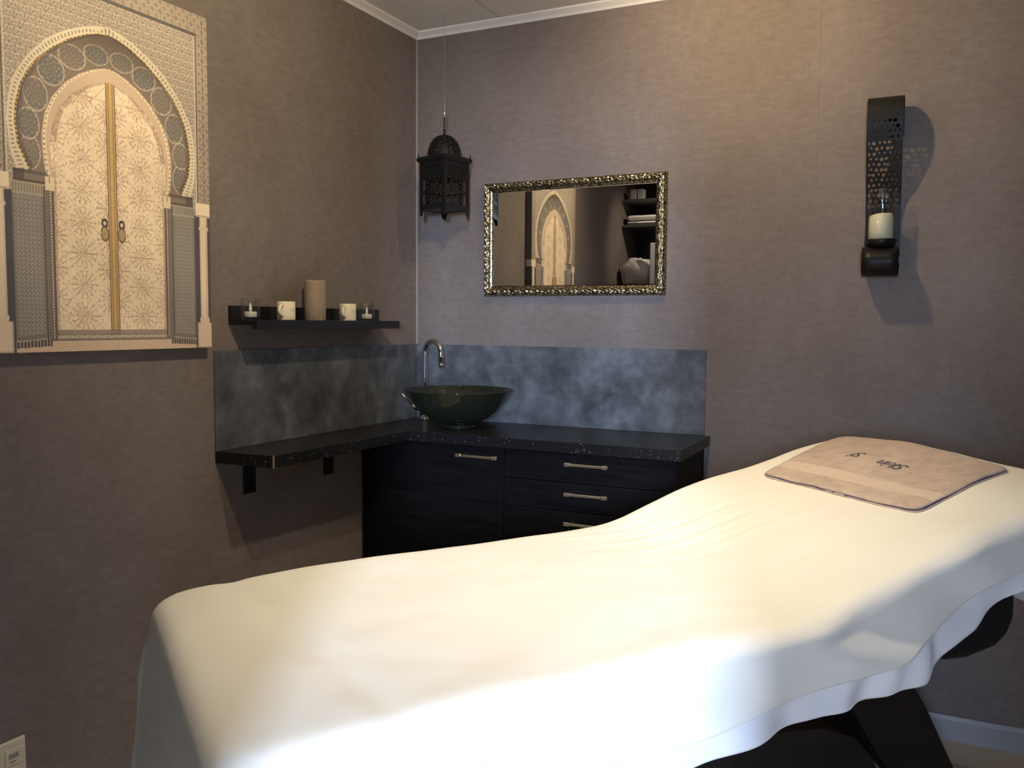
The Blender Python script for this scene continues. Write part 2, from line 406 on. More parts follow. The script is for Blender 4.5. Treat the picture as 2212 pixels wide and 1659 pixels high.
tag(o, 'dark slate splashback panel on the left wall under the candle shelf', 'splashback')

# ------------------------------------------------------------------ basin and tap
BX, BY = .319, -.2145
bs = empty('wash_basin', (BX, BY, HB), label='round smoked green glass vessel basin on the black worktop', cat='basin')
bm = bmesh.new()
outer = [(.0, .012), (.045, .013), (.075, .018), (.110, .034), (.145, .060), (.170, .088), (.188, .115), (.200, .133), (.205, .1385), (.2065, .1415)]
inner = [(.204, .1435), (.199, .1400), (.185, .1235), (.165, .0955), (.140, .0680), (.108, .0430), (.075, .0270), (.045, .0215), (.0, .0205)]
lathe(bm, outer+inner, 96); link('bowl', bm, MBASIN, bs, True)
bm = bmesh.new(); lathe(bm, [(.030, .0), (.062, .0), (.064, .003), (.060, .010), (.056, .0125), (.034, .0115), (.030, .009)], 64, closed=True)
link('base_ring', bm, MBASIN, bs, True)
bm = bmesh.new(); lathe(bm, [(0, .0215), (.020, .0225), (.024, .024), (.021, .026), (0, .027)], 32); link('drain', bm, MCHROME, bs, True)
TX, TY = .070, -.050
tp = empty('basin_tap', (TX, TY, HB), label='tall chrome swan-neck tap behind the glass basin', cat='tap')
bm = bmesh.new(); lathe(bm, [(0, .0003), (.027, .0003), (.027, .005), (.022, .008), (.0, .008)], 32); link('base_flange', bm, MCHROME, tp, True)
bm = bmesh.new(); lathe(bm, [(.0, .008), (.020, .008), (.0205, .06), (.019, .085), (.012, .092), (0, .093)], 32); link('body', bm, MCHROME, tp, True)
bm = bmesh.new()
ddir = Vector((.93, -.36, 0)).normalized(); R = .052; top = .268
pts = [Vector((0, 0, z)) for z in (.09, .13, .17, .20, top)]
for k in range(1, 17):
    a = PI*k/16*1.02; pts.append(ddir*(R-R*math.cos(a)) + Vector((0, 0, top+R*math.sin(a))))
e = pts[-1]; pts.append(e+Vector((.002, -.001, -.035)))
tube(bm, pts, .0105, 20); link('spout', bm, MCHROME, tp, True)
bm = bmesh.new(); lathe(bm, [(0, 0), (.012, 0), (.0125, .012), (.0, .012)], 24); o = link('aerator', bm, MCHROME, tp, True); o.location = tuple(pts[-1]+Vector((0, 0, -.0125)))
bm = bmesh.new(); tube(bm, [(-.010, -.014, .040), (-.022, -.034, .046), (-.029, -.050, .060)], [.009, .007, .005], 12)
tube(bm, [(-.029, -.050, .058), (-.033, -.065, .073), (-.046, -.098, .109)], [.0035, .0028, .0028], 10); link('lever', bm, MCHROME, tp, True)

# ------------------------------------------------------------------ picture ledge with its things
lr = empty('picture_ledge', lw(.0, -.66, 1.322), -AL, label='black picture ledge on the left wall holding mugs and candles', cat='shelf')
def in_ledge(bm): bmesh.ops.translate(bm, vec=(0, .66, -1.322), verts=bm.verts)
bm = bmesh.new(); box(bm, .0005, .012, -1.040, -.278, 1.3225, 1.367, .001); in_ledge(bm); link('back_rail', bm, MBLACK, lr)
bm = bmesh.new(); box(bm, .0005, .098, -1.040, -.290, 1.308, 1.322, .001); in_ledge(bm); link('shelf_board', bm, MBLACK, lr)
bm = bmesh.new(); box(bm, .0985, .115, -1.040, -.290, 1.2965, 1.3245, .001); in_ledge(bm); link('front_rail', bm, MBLACK, lr)
bm = bmesh.new(); tube(bm, [(.012, -.945, 1.346), (.0145, -.945, 1.346)], [.005, .003], 12); in_ledge(bm); s = link('screw', bm, MSTEEL, lr); s['label'] = 'bright steel screw head'
ZS = 1.3221
def glass_holder(y, label, s):
    r = empty('candle_glass', lw(.058, y, ZS), -AL, label=label, cat='candle holder')
    bm = bmesh.new(); lathe(bm, [(0, 0), (.027, 0), (.0285, .004), (.0285, .066), (.0278, .0675), (.0268, .066), (.0268, .010), (0, .009)], 48)
    link('tumbler', bm, MGLASS, r, True)
    t_ = empty('tealight', lw(.058, y, ZS+.0095), -AL, label='white battery tealight inside the '+s, cat='tealight', group='battery tealights in glasses')
    bm = bmesh.new(); lathe(bm, [(0, 0), (.0178, 0), (.019, .002), (.019, .016), (.0175, .0175), (0, .0165)], 40); link('body', bm, MFLAME, t_, True)
    bm = bmesh.new(); lathe(bm, [(.003, .0165), (.0045, .022), (.0050, .028), (.0036, .036), (.0012, .043), (0, .044)], 20); link('flame', bm, MFLAME, t_, True)
glass_holder(-1.006, 'clear glass tumbler at the left end of the picture ledge', 'glass at the left end of the ledge')
glass_holder(-.420, 'clear glass tumbler at the right end of the picture ledge', 'glass at the right end of the ledge')
def mug(y, label, word, hd):
    r = empty('mug', lw(.060, y, ZS), -AL, label=label, cat='mug', group='cream mugs on the picture ledge')
    bm = bmesh.new(); lathe(bm, [(0, 0), (.0255, 0), (.0285, .003), (.029, .006), (.029, .060), (.0282, .0615), (.0270, .060), (.0265, .008), (0, .006)], 56)
    link('cup', bm, MCERAMIC, r, True)
    bm = bmesh.new(); P = []
    for k in range(13):
        a = -PI/2+PI*k/12; P.append(Vector((hd[0], hd[1], 0))*(.0265+.022*math.cos(a)) + Vector((0, 0, .033+.0175*math.sin(a))))
    tube(bm, P, .0052, 12); link('handle', bm, MCERAMIC, r, True)
    # small grey word around the side
    c = bpy.data.curves.new('print', 'FONT'); c.body = word; c.size = .013; c.extrude = 0; c.align_x = 'CENTER'
    to = bpy.data.objects.new('print', c); COL.objects.link(to)
    dg = bpy.context.evaluated_depsgraph_get(); me = bpy.data.meshes.new_from_object(to.evaluated_get(dg)); bpy.data.objects.remove(to)
    a0 = math.atan2(-.55, .80)+.52
    for v in me.vertices:
        a = a0+v.co.x/.0293; z = .030+v.co.y
        v.co = (math.cos(a)*.0293, math.sin(a)*.0293, z)
    me.materials.append(MPRINT); o = bpy.data.objects.new('print', me); COL.objects.link(o); o.parent = r; o['label'] = 'small grey lettering'
hd = Vector((.285, -.958, 0)).normalized()
mug(-.850, 'cream mug on the ledge, left of the tall candle', 'LO', hd)
mug(-.533, 'cream mug on the ledge, right of the tall candle', 'LIV', hd)
bm = bmesh.new()
lathe(bm, [(0, 0), (.034, 0), (.0355, .002), (.0355, .060), (.0350, .128), (.0345, .1345), (.030, .1355), (.012, .131), (0, .131)], 64, fn=lambda a, r, z: .0008*math.sin(3*a) if z > .12 else 0)
cr = empty('pillar_candle', lw(.060, -.709, ZS), -AL, label='tall taupe pillar candle in the middle of the picture ledge', cat='candle')
link('wax', bm, MTAN, cr, True)
bm = bmesh.new(); tube(bm, [(0, 0, .130), (.001, 0, .137)], .001, 8); link('wick', bm, MBLACK, cr)

# ------------------------------------------------------------------ printed canvas (colours of the print are vertex colours)
def canvas():
    HW, HH = .323, .935; YC, ZB, TK = -1.462, 1.243, .034
    st = .0014; nx = int(2*HW/st); nz = int(HH/st)
    X = (np.linspace(-HW, HW, nx+1))*1000; Z = np.linspace(0, HH, nz+1)*1000
    X, Z = np.meshgrid(X, Z, indexing='ij'); ax = np.abs(X)
    def c(r, g, b):
        f = lambda v: (v/255/12.92) if v/255 <= .04045 else ((v/255+.055)/1.055)**2.4
        return np.array([f(r), f(g), f(b)])
    rng = np.random.RandomState(3)
    IMG = np.empty(X.shape+(3,)); IMG[:] = c(176, 164, 150)
    def put(mask, col, al=1.0):
        mask = np.asarray(mask, float)*al
        IMG[:] = IMG*(1-mask[..., None])+np.asarray(col)*mask[..., None]
    def arch(pts, ss=None):
        zz = [p[1] for p in pts]; ww = [p[0] for p in pts]
        return lambda z: np.interp(z, zz, ww, left=ww[0], right=-50)
    # half widths at heights (mm)
    A_out = arch([(250, 408), (268, 470), (273, 530), (270, 570), (258, 622), (240, 655), (216, 690), (170, 738), (120, 771), (70, 795), (30, 808), (0, 812)])
    A_sof = arch([(226, 430), (250, 480), (256, 530), (252, 570), (240, 615), (222, 650), (198, 684), (156, 722), (110, 755), (64, 778), (28, 790), (0, 794)])
    I_out = arch([(168, 408), (184, 430), (190, 480), (190, 515), (181, 565), (162, 605), (126, 648), (88, 677), (50, 697), (20, 707), (0, 710)])
    I_in = arch([(168, 390), (166, 430), (168, 500), (162, 540), (146, 580), (112, 622), (70, 652), (35, 668), (0, 677)])
    inA = (ax < A_out(Z)) & (Z > 400); inS = (ax < A_sof(Z)) & (Z > 400); inI = (ax < I_out(Z)) & (Z > 400); inD = (ax < I_in(Z)) & (Z > 388)
    # --- spandrel: carved scale and leaf lattice
    p = 27.0
    def scales(px, pz):
        r = np.floor(Z/pz); xo = (X+(r % 2)*px/2) % px - px/2; zo = Z % pz
        rr = np.hypot(xo, zo); a = np.arctan2(xo, zo+1e-6)
        return rr, a
    rr, a = scales(26, 19)
    put(np.cos(a*9) > .15, c(130, 120, 110), .75); put(np.abs(rr-19) < 1.8, c(196, 184, 168), .8); put(rr < 4, c(112, 104, 97), .7)
    put(np.sin(X*.9+np.sin(Z*.5)*2)*np.sin(Z*.9+np.sin(X*.35)*2) > .35, c(205, 194, 176), .35)
    # --- outer tile border
    B = (ax > 284) | (Z > 884)
    put(B, c(178, 164, 148)); q = 13.0
    put(B & ((np.floor(X/q)+np.floor(Z/q)) % 2 > 0), c(150, 138, 127), .75)
    put(B & ((np.abs((X % q)-q/2) < 1.0) | (np.abs((Z % q)-q/2) < 1.0)), c(112, 104, 98), .55)
    put((np.abs(ax-281) < 2.6) & (Z < 880) | ((Z > 872) & (Z < 882) & (ax < 284)), c(92, 88, 88), .9)
    put((np.abs(ax-275.5) < 2.6) & (Z < 872) & (Z > 400), c(206, 195, 175)); put((np.abs(ax-275.5) < 1) & ((Z % 9) < 3), c(110, 100, 92))
    put((ax > 303) & (ax < 306) & (Z > 410), c(96, 90, 90), .5)
    # --- chain band round the great arch
    put(inA & ~inS, c(214, 203, 182)); ang = np.arctan2(Z-500, X)
    w_ = (A_out(Z)-ax); band = inA & ~inS
    put(band & (np.sin(ang*170) > .35) & (np.abs(w_-np.clip(.5*(A_out(Z)-A_sof(Z)), 3, 60)) < np.clip(.22*(A_out(Z)-A_sof(Z)), 2, 20)), c(150, 138, 122))
    # --- soffit of the arch with medallions
    put(inS & ~inI, c(130, 118, 108))
    for (mx, mz, rx, rz, hue) in [(219, 466, 24, 36, 0), (221, 531, 25, 33, 1), (201, 602, 28, 36, 0), (160, 667, 32, 33, 1), (104, 712, 34, 27, 0), (37, 735, 32, 22, 1)]:
        for s in (-1, 1):
            d = ((X-s*mx)/rx)**2+((Z-mz)/rz)**2; an = np.arctan2(Z-mz, X-s*mx); reg = inS & ~inI
            put(reg & (d < 1.25), c(186, 174, 156)); put(reg & (d < 1.02), c(*((118, 116, 112) if (s > 0) ^ hue else (128, 120, 113))))
            put(reg & (d < .98) & (np.cos(an*8)*np.cos(np.sqrt(d)*14) > .2), c(152, 144, 134), .7)
            put(reg & (d < .98) & (np.cos(an*16)*np.sin(np.sqrt(d)*26) > .5), c(92, 90, 90), .6)
    fill = inS & ~inI
    put(fill & (np.sin(X*.42)*np.sin(Z*.42) > .62), c(96, 86, 84), .35)
    put(fill & (A_sof(Z)-ax < 17) & (Z > 430), c(104, 96, 92), .65)
    # dark inner lip of the great arch (painted on the print, part of the picture)
    put(fill & (A_sof(Z)-ax < 10) & (Z < 640), c(88, 84, 92), .8)
    top = np.clip((Z-690)/100, 0, 1); put(fill, c(98, 88, 80), 0); IMG[:] = np.where((fill)[..., None], IMG*(1-.45*top[..., None]), IMG)
    # gold studs under the chain band
    st_ = fill & (A_sof(Z)-ax < 5.0) & (np.sin(ang*150) > 0)
    put(st_, c(206, 170, 96)); 
    # --- pale inner arch
    put(inI & ~inD, c(226, 208, 182)); ring = inI & ~inD
    wi = I_out(Z)-ax
    put(ring & (wi > 12), c(192, 170, 148), .8); put(ring & (wi < 3), c(120, 108, 100), .7)
    put(ring & (np.abs(wi-7) < 1.6) & (np.sin(ang*95) > .5), c(110, 96, 84))
    # --- door leaves
    door = inD | ((ax < 163) & (Z > 40) & (Z < 392)); put(door, c(232, 214, 188))
    dist = np.minimum(I_in(Z)-ax, 60); sh = door & (Z > 500) & (dist < 16); put(sh, c(138, 116, 102), .55)
    ros = []
    for k, zc in enumerate([88, 165, 242, 320, 397, 472, 552, 628]):
        for s in (-1, 1): ros.append((s*86, zc)); 
    for k, zc in enumerate([126, 204, 281, 358, 435, 512, 590]):
        for s in (-1, 1): ros.append((s*165, zc)); ros.append((s*12, zc))
    line = c(150, 120, 98)
    for (mx, mz) in ros:
        d = np.hypot(X-mx, Z-mz); an = np.arctan2(Z-mz, X-mx)
        put(door & (d < 33) & (d > 6) & (np.abs(np.sin(an*7)) < np.clip(2.6/np.maximum(d, 4)*2.4, .16, .9)), line, .7)
        put(door & (np.abs(d-34) < 1.3) & (np.cos(an*14) > -.3), line, .5); put(door & (d < 4), c(170, 140, 120), .7); put(door & (np.abs(d-22-3*np.cos(an*14)) < 1.2), line, .45)
    put(door & (np.abs(((X+Z) % 38.6)-19.3) < .9), line, .4); put(door & (np.abs(((X-Z) % 38.6)-19.3) < .9), line, .4)
    put(door & (np.abs(((Z-126) % 77)-38) < .9), line, .45)
    nz_ = rng.rand(*X.shape); blot = np.sin(X*.21+1)*np.sin(Z*.17)+.6*np.sin(X*.09+Z*.13)
    put(door & (nz_ > .93), c(176, 146, 122), .6); put(door & (blot > .9), c(244, 230, 204), .35)
    for _ in range(420):
        gx, gz = rng.uniform(-160, 160), rng.uniform(45, 640); put(door & (np.hypot(X-gx, Z-gz) < 1.7), c(140, 108, 80), .8)
    for _ in range(130):
        gx, gz = rng.uniform(-160, 160), rng.uniform(45, 640); put(door & (np.hypot(X-gx, Z-gz) < 1.5), c(255, 226, 140), 1)
    put(door & (ax < 13) & (Z < 672), c(182, 154, 112)); put(door & (np.abs(ax-12.5) < 1.6), c(104, 84, 74), .9); put(door & (np.abs(ax-6) < 1.2), c(120, 96, 74), .8)
    put(door & (ax < 5) & ((Z % 6) < 3), c(206, 172, 112), .8)
    for s in (-1, 1):
        k1 = np.hypot(X-s*25, (Z-322)*.8) ; put((k1 < 10) & (k1 > 4), c(84, 74, 76)); k2 = np.hypot((X-s*25), (Z-296)*.6); put((k2 < 12), c(150, 130, 106), .9); put((k2 < 12) & (k2 > 9.5), c(96, 82, 72), .9)
        put((k2 < 8) & (nz_ > .6), c(200, 172, 120), .8)
    put(door & (ax > 155) & (Z < 430), c(150, 128, 116), .5)
    put(door & (Z < 52), c(112, 100, 96), .8); put(door & (Z < 50) & (Z > 44) & ((X % 6) < 3), c(176, 160, 140), .7)
    # --- jamb strips, side panels
    J = (ax > 163) & (ax < 189) & (Z > 28) & (Z < 392); put(J, c(118, 108, 104)); put(J & (ax > 176) & (((X % 5 < 2.5) & (Z % 5 < 2.5))), c(152, 146, 138), .8)
    put(J & (np.abs(ax-171) < 1.3) & ((Z % 7) < 4), c(214, 200, 176)); put(J & ((ax < 166) | (np.abs(ax-189) < 2)), c(78, 70, 74), .8)
    P_ = (ax >= 189) & (ax < 268) & (Z > 34-(ax-189)*.10) & (Z < 396+(ax-189)*.06); put(P_, c(152, 146, 138))
    put(P_ & (np.sin(X*.62)*np.sin(Z*.62)+.55*np.sin(X*.31+Z*.31)*np.sin(X*.31-Z*.31) > .38), c(104, 100, 98), .75)
    put(P_ & ((ax < 193) | (ax > 262) | (Z < 44-(ax-189)*.1)), c(118, 112, 108), .8)
    put(P_ & (Z > 366), c(168, 158, 144)); put(P_ & (Z > 372) & (Z < 392) & (np.sin(X*.9) > .1), c(116, 108, 102), .8)
    G_ = (ax > 176) & (ax < 272) & (Z > 14-(ax-176)*.05) & (Z < 30-(ax-176)*.06); put(G_, c(84, 78, 82)); put(G_ & (np.sin(X*.75) > .2), c(178, 168, 150), .9)
    # corbels
    K = (ax > 182) & (ax < 262) & (Z >= 396) & (Z < 424); put(K, c(132, 120, 112)); put(K & (Z > 416), c(96, 88, 86), .8); put(K & (ax > 236), c(70, 64, 66), .6); put(K & (Z < 401), c(92, 84, 80))
    K2 = (ax > 160) & (ax < 184) & (Z > 384) & (Z < 416); put(K2, c(222, 206, 176)); put(K2 & (Z > 400) & (np.abs(ax-172) < 1.2), c(150, 130, 112))
    # sill, pillars
    put((Z < 28) & (ax < 290) & ~G_, c(208, 184, 160)); put((Z < 30) & (Z > 26) & (ax < 176), c(96, 88, 88), .8)
    col = (ax > 284) & (ax < 313) & (Z < 372); put((ax > 266) & (Z < 374), c(86, 82, 88))
    put(col, c(226, 208, 184)); put(col & (ax > 306), c(186, 168, 150), .6); put(col & (ax < 288), c(196, 180, 160), .8)
    put((ax > 281) & (ax < 316) & (np.abs(Z-340) < 4), c(216, 198, 172)); put((ax > 281) & (ax < 317) & (np.abs(Z-80) < 6), c(220, 202, 178))
    cap = (ax > 272) & (Z > 372) & (Z < 412); put(cap, c(232, 216, 190)); put(cap & (Z < 378), c(176, 158, 140), .8)
    bs_ = (ax > 272) & (Z < 72); put(bs_, c(222, 200, 176)); put(bs_ & ((ax < 276) | (Z < 4)), c(160, 142, 130), .7)
    tile = (ax > 286) & (Z > 412) & (Z < 640); put(tile & (np.abs(((X+Z) % 16)-8) < 1.2) | (tile & (np.abs(((X-Z) % 16)-8) < 1.2)), c(98, 92, 92), .55)
    IMG[:] *= (0.94+.12*rng.rand(*X.shape))[..., None]
    IMG[:] *= (1+.05*np.sin(X*.013+Z*.021))[..., None]
    root = empty('canvas_print', lw(0.0, YC, ZB), -AL, label='large canvas print of an ornate arched double door on the left wall', cat='wall art')
    verts = np.stack([np.full(X.size, TK), (X/1000).ravel(), (Z/1000).ravel()], 1)
    nr = nz+1; i, j = np.meshgrid(np.arange(nx), np.arange(nz), indexing='ij'); b0 = (i*nr+j).ravel()
    faces = np.stack([b0, b0+nr, b0+nr+1, b0+1], 1)
    me = bpy.data.meshes.new('printed_front'); me.vertices.add(len(verts)); me.vertices.foreach_set('co', verts.ravel())
    me.loops.add(faces.size); me.loops.foreach_set('vertex_index', faces.ravel().astype(np.int32))
    me.polygons.add(len(faces)); me.polygons.foreach_set('loop_start', np.arange(0, faces.size, 4, dtype=np.int32)); me.polygons.foreach_set('loop_total', np.full(len(faces), 4, np.int32))
    me.update(calc_edges=True)
    ca = me.color_attributes.new('print', 'FLOAT_COLOR', 'POINT'); rgba = np.ones((X.size, 4), np.float32); rgba[:, :3] = IMG.reshape(-1, 3); ca.data.foreach_set('color', rgba.ravel())
    m = mat('canvas_ink', (1, 1, 1), .6, spec=.3); t = NT(m); at = t.n('ShaderNodeVertexColor'); at.layer_name = 'print'; t.color(at.outputs[0]); t.bump(t.noise(700, detail=2), .1, .0004)
    me.materials.append(m); fr = bpy.data.objects.new('printed_front', me); COL.objects.link(fr); fr.parent = root
    bm = bmesh.new(); box(bm, .0005, TK-.0004, -HW, HW, 0, HH, .001)
    ms = mat('canvas_side_ink', (.2, .18, .17), .7); t = NT(ms)
    sx = t.n('ShaderNodeSeparateXYZ'); t.l(t.tc.outputs['Object'], sx.inputs[0])
    r_ = t.ramp(t.math('DIVIDE', sx.outputs[2], HH), [(0, (.52, .47, .42)), (.078, (.10, .09, .10)), (.40, (.62, .57, .50)), (.44, (.13, .12, .12))], 'CONSTANT')
    t.color(t.mix(r_, t.ramp(t.noise(120), [(.4, (.7, .7, .7)), (.6, (1.1, 1.1, 1.1))]), .6, 'MULTIPLY'))
    s_ = link('stretcher_edges', bm, ms, root)
    # glitter beads glued on the arch
    bm = bmesh.new()
    zs = np.linspace(520, 792, 70)
    for s in (-1, 1):
        for zz in zs:
            wv = float(A_sof(np.array(zz)))
            if wv < 0: continue
            for off in (2,):
                c0 = Vector((TK+.0006, s*(wv-off)/1000, zz/1000)); bmesh.ops.create_icosphere(bm, subdivisions=1, radius=.0013, matrix=Matrix.Translation(c0))
    for wv in np.linspace(-60, 60, 30):
        zz = np.interp(-abs(wv), [-64, -28, 0], [778, 790, 794]); bmesh.ops.create_icosphere(bm, subdivisions=1, radius=.0014, matrix=Matrix.Translation(Vector((TK+.0006, wv/1000, (zz-2)/1000))))
    for _ in range(60):
        bmesh.ops.create_icosphere(bm, subdivisions=1, radius=.0011, matrix=Matrix.Translation(Vector((TK+.0005, random.uniform(-.155, .155), random.uniform(.06, .55)))))
    gl = link('glitter_beads', bm, mat('gold_glitter', (1, .8, .4), .12, metal=1), root, True); gl['kind'] = 'stuff'; gl['label'] = 'gold glitter beads along the arch and doors'
canvas()

# ------------------------------------------------------------------ mirror with gilded frame
mr = empty('wall_mirror', (.684, -.0005, 1.424), label='rectangular mirror in an embossed gilded frame on the back wall', cat='mirror')
MW_, MH_ = .729, .437; FWD = .036
mr.rotation_euler = (0, 0, .0022)
def frame_side(bm, L, place):
    nu, nv = int(L/.0022), 26
    def f(u, v):
        s = u*L; d = v*FWD                                  # along, from outer edge inwards
        h = .010+.018*math.sin(PI*min(1, (v*.86+.10)))**.8
        per = .046; ph = (s/per) % 1
        q = 0
        if .14 < v < .74:
            vv = (v-.44)/.30; pp = (ph-.5)*2
            rr = math.hypot(pp*.9, vv)
            q += .0030*math.cos(rr*7.5)*max(0, 1-rr*.75)
            an = math.atan2(vv, pp); q += .0022*math.cos(an*5+rr*5)*max(0, 1-abs(vv))
            q += .0014*abs(math.sin(PI*ph))
        if v > .80: q += .0016*abs(math.sin(s/.0062*PI)); h = .013+.003*(1-(v-.8)/.2)
        if v < .05: h = .004+.1*v
        s2 = max(d, min(L-d, s))                            # mitre
        return place(s2, d, h+q)
    grid(bm, nu, nv, f)
bm = bmesh.new()
def P_bot(s, d, h): return (s-MW_/2, -h, d)
def P_top(s, d, h): return (MW_/2-s, -h, MH_-d)
def P_lft(s, d, h): return (-MW_/2+d, -h, MH_-s)
def P_rgt(s, d, h): return (MW_/2-d, -h, s)
frame_side(bm, MW_, P_bot); frame_side(bm, MW_, P_top); frame_side(bm, MH_, P_lft); frame_side(bm, MH_, P_rgt)
box(bm, -MW_/2, MW_/2, -.0045, -.0005, 0, .004); box(bm, -MW_/2, MW_/2, -.0045, -.0005, MH_-.004, MH_)
box(bm, -MW_/2, -MW_/2+.004, -.0045, -.0005, .004, MH_-.004); box(bm, MW_/2-.004, MW_/2, -.0045, -.0005, .004, MH_-.004)
link('frame', bm, MGOLD, mr, True)
bm = bmesh.new(); i0 = FWD-.002
x0, x1, z0, z1 = -MW_/2+i0, MW_/2-i0, i0, MH_-i0; g_ = .006
vo = [bm.verts.new(p) for p in ((x0, -.0105, z0), (x1, -.0105, z0), (x1, -.0105, z1), (x0, -.0105, z1))]
vi = [bm.verts.new(p) for p in ((x0+g_, -.0115, z0+g_), (x1-g_, -.0115, z0+g_), (x1-g_, -.0115, z1-g_), (x0+g_, -.0115, z1-g_))]
bm.faces.new(vi)
for k in range(4): bm.faces.new([vo[k], vo[(k+1) % 4], vi[(k+1) % 4], vi[k]])
vb = [bm.verts.new((v.co.x, -.006, v.co.z)) for v in vo]; bm.faces.new(vb[::-1])
for k in range(4): bm.faces.new([vb[k], vb[(k+1) % 4], vo[(k+1) % 4], vo[k]])
bmesh.ops.recalc_face_normals(bm, faces=bm.faces[:])
link('mirror_glass', bm, MMIRROR, mr)

# ------------------------------------------------------------------ hanging lantern
LX, LY = .2212, -.155
LZ = 1.745
la = empty('hanging_lantern', (LX, LY, LZ), math.atan2(-.863, .505)+PI/4, label='black pierced metal lantern with a dome hanging in the corner', cat='lantern')
S = .0635                                           # half side of the body
def fret(u, v):
    # scroll fretwork: True = metal
    if u < .10 or u > .90 or v < .06 or v > .94: return True
    if abs(u-.5) < .03: return True
    uu = (u-.10)/.80*2; uu = uu-1 if uu > 1 else 1-uu; x = uu-.5
    vv = (v-.06)/.88
    if vv > .70: # upper lace
        return not (math.sin(u*60+math.sin(v*50)*1.2)*math.sin(v*95+math.cos(u*40)) > .35)
    y = (vv/.70) ; 
    if abs(y-.5) < .035 or y < .05 or y > .95: return True
    k = math.sin(y*PI*6.0)*.26
    return abs(x-k*.9) < .085 or abs(x+k*.9) < .085 or math.hypot(x, (y % .333-.166)*2.4) < .14
for k in range(4):
    bm = bmesh.new(); a = k*PI/2; c_, s_ = math.cos(a), math.sin(a)
    def pf(u, v): x, y, z = S, (u-.5)*2*(S-.003), .004+v*.172; return (x*c_-y*s_, x*s_+y*c_, z)
    grid(bm, 44, 84, pf, fret)
    o = link('side_panel', bm, MMETALBLK, la); mod(o, 'SOLIDIFY', thickness=.0014, offset=0)
bm = bmesh.new()
for sx in (-1, 1):
    for sy in (-1, 1):
        x, y = sx*S, sy*S; box(bm, x-.003, x+.003, y-.003, y+.003, .004, .176)
for a in range(4):
    c_, s_ = math.cos(a*PI/2), math.sin(a*PI/2)
    vs = box(bm, S-.002, S+.003, -S, S, .0, .008); bmesh.ops.rotate(bm, cent=(0, 0, 0), matrix=Matrix.Rotation(a*PI/2, 3, 'Z'), verts=vs)
link('body_frame', bm, MMETALBLK, la)
bm = bmesh.new(); box(bm, -S+.004, S-.004, -S+.004, S-.004, .002, .004); link('floor_plate', bm, MMETALBLK, la)
for sx in (-1, 1):
    for sy in (-1, 1):
        bm = bmesh.new(); x, y = sx*S, sy*S
        prism(bm, [(x-sx*.016, y+sy*.003), (x+sx*.003, y+sy*.003), (x+sx*.003, y-sy*.016), (x+sx*.0005, y-sy*.016), (x+sx*.0005, y+sy*.0005), (x-sx*.016, y+sy*.0005)], -.003, .0)
        vs = list(bm.verts)
        for v in vs:
            if v.co.z < -.001: v.co.z = -.022; v.co.x = x+(v.co.x-x)*.55; v.co.y = y+(v.co.y-y)*.55
        link('foot', bm, MMETALBLK, la)
bm = bmesh.new(); q = .0745
prof = [(S-.002, .174), (q-.006, .178), (q, .184), (q, .193), (q-.004, .197), (.060, .201)]
V = []
for (h, z) in prof: V.append([bm.verts.new((sx*h, sy*h, z)) for sx, sy in ((1, 1), (-1, 1), (-1, -1), (1, -1))])
for a, b in zip(V, V[1:]):
    for k in range(4): bm.faces.new([a[k], a[(k+1) % 4], b[(k+1) % 4], b[k]])
bm.faces.new(V[-1]); 
link('cornice', bm, MMETALBLK, la)
for sx in (-1, 1):
    for sy in (-1, 1):
        bm = bmesh.new(); tube(bm, [(sx*(q-.005), sy*(q-.005), .196), (sx*(q-.005), sy*(q-.005), .206), (sx*(q-.005), sy*(q-.005), .214)], [.003, .0022, .001], 8)
        link('finial', bm, MMETALBLK, la)
bm = bmesh.new(); RD = .063
def dome(u, v):
    a = u*2*PI; t_ = v*PI/2; seg = (u*8) % 1
    rr = RD*math.cos(t_*.97)**.8*(1+.02*abs(math.cos(PI*seg)))
    return (rr*math.cos(a), rr*math.sin(a), .199+.082*math.sin(t_)**1.05)
def dmask(u, v):
    seg = (u*8) % 1
    if seg < .12 or seg > .88 or v < .06 or v > .88: return True
    return not (math.sin(seg*21+math.sin(v*30))*math.sin(v*34+math.cos(seg*9)) > .28)
grid(bm, 160, 36, dome, dmask); bmesh.ops.remove_doubles(bm, verts=bm.verts[:], dist=.00005)
o = link('dome', bm, MMETALBLK, la, False); mod(o, 'SOLIDIFY', thickness=.0012, offset=0)
bm = bmesh.new(); lathe(bm, [(.012, .277), (.008, .284), (.0035, .287), (.0035, .297), (.006, .299), (.006, .302), (.003, .304), (0, .305)], 16)
link('neck', bm, MMETALBLK, la, True)
bm = bmesh.new(); lp = [(.0035*math.cos(PI*.5+2*PI*k/16)*(1.0), .0035*math.sin(PI*.5+2*PI*k/16)*0, .326+.024*math.sin(PI*.5+2*PI*k/16)) for k in range(17)]
tube(bm, lp, .0013, 8, False); link('loop', bm, MMETALBLK, la, True)
zt_ = 2.111-LZ
bm = bmesh.new(); lathe(bm, [(0, zt_-.016), (.002, zt_-.014), (.0045, zt_-.002), (.0045, zt_+.002), (.0022, zt_+.010), (0, zt_+.011)], 14); g = link('wire_crimp', bm, MCHROME, la, True); g['label'] = 'bright metal wire clamp'
bm = bmesh.new(); tube(bm, [(0, 0, .349), (0, 0, zt_-.014)], .0008, 6); tube(bm, [(0, 0, zt_+.010), (0, 0, CEIL-LZ-.0003)], .0008, 6); tube(bm, [(.0015, 0, zt_+.010), (.001, 0, zt_+.032)], .0009, 6)
g = link('hanging_wire', bm, mat('steel_wire', (.5, .48, .44), .4, metal=1), la); g['label'] = 'thin steel wire up to the ceiling'

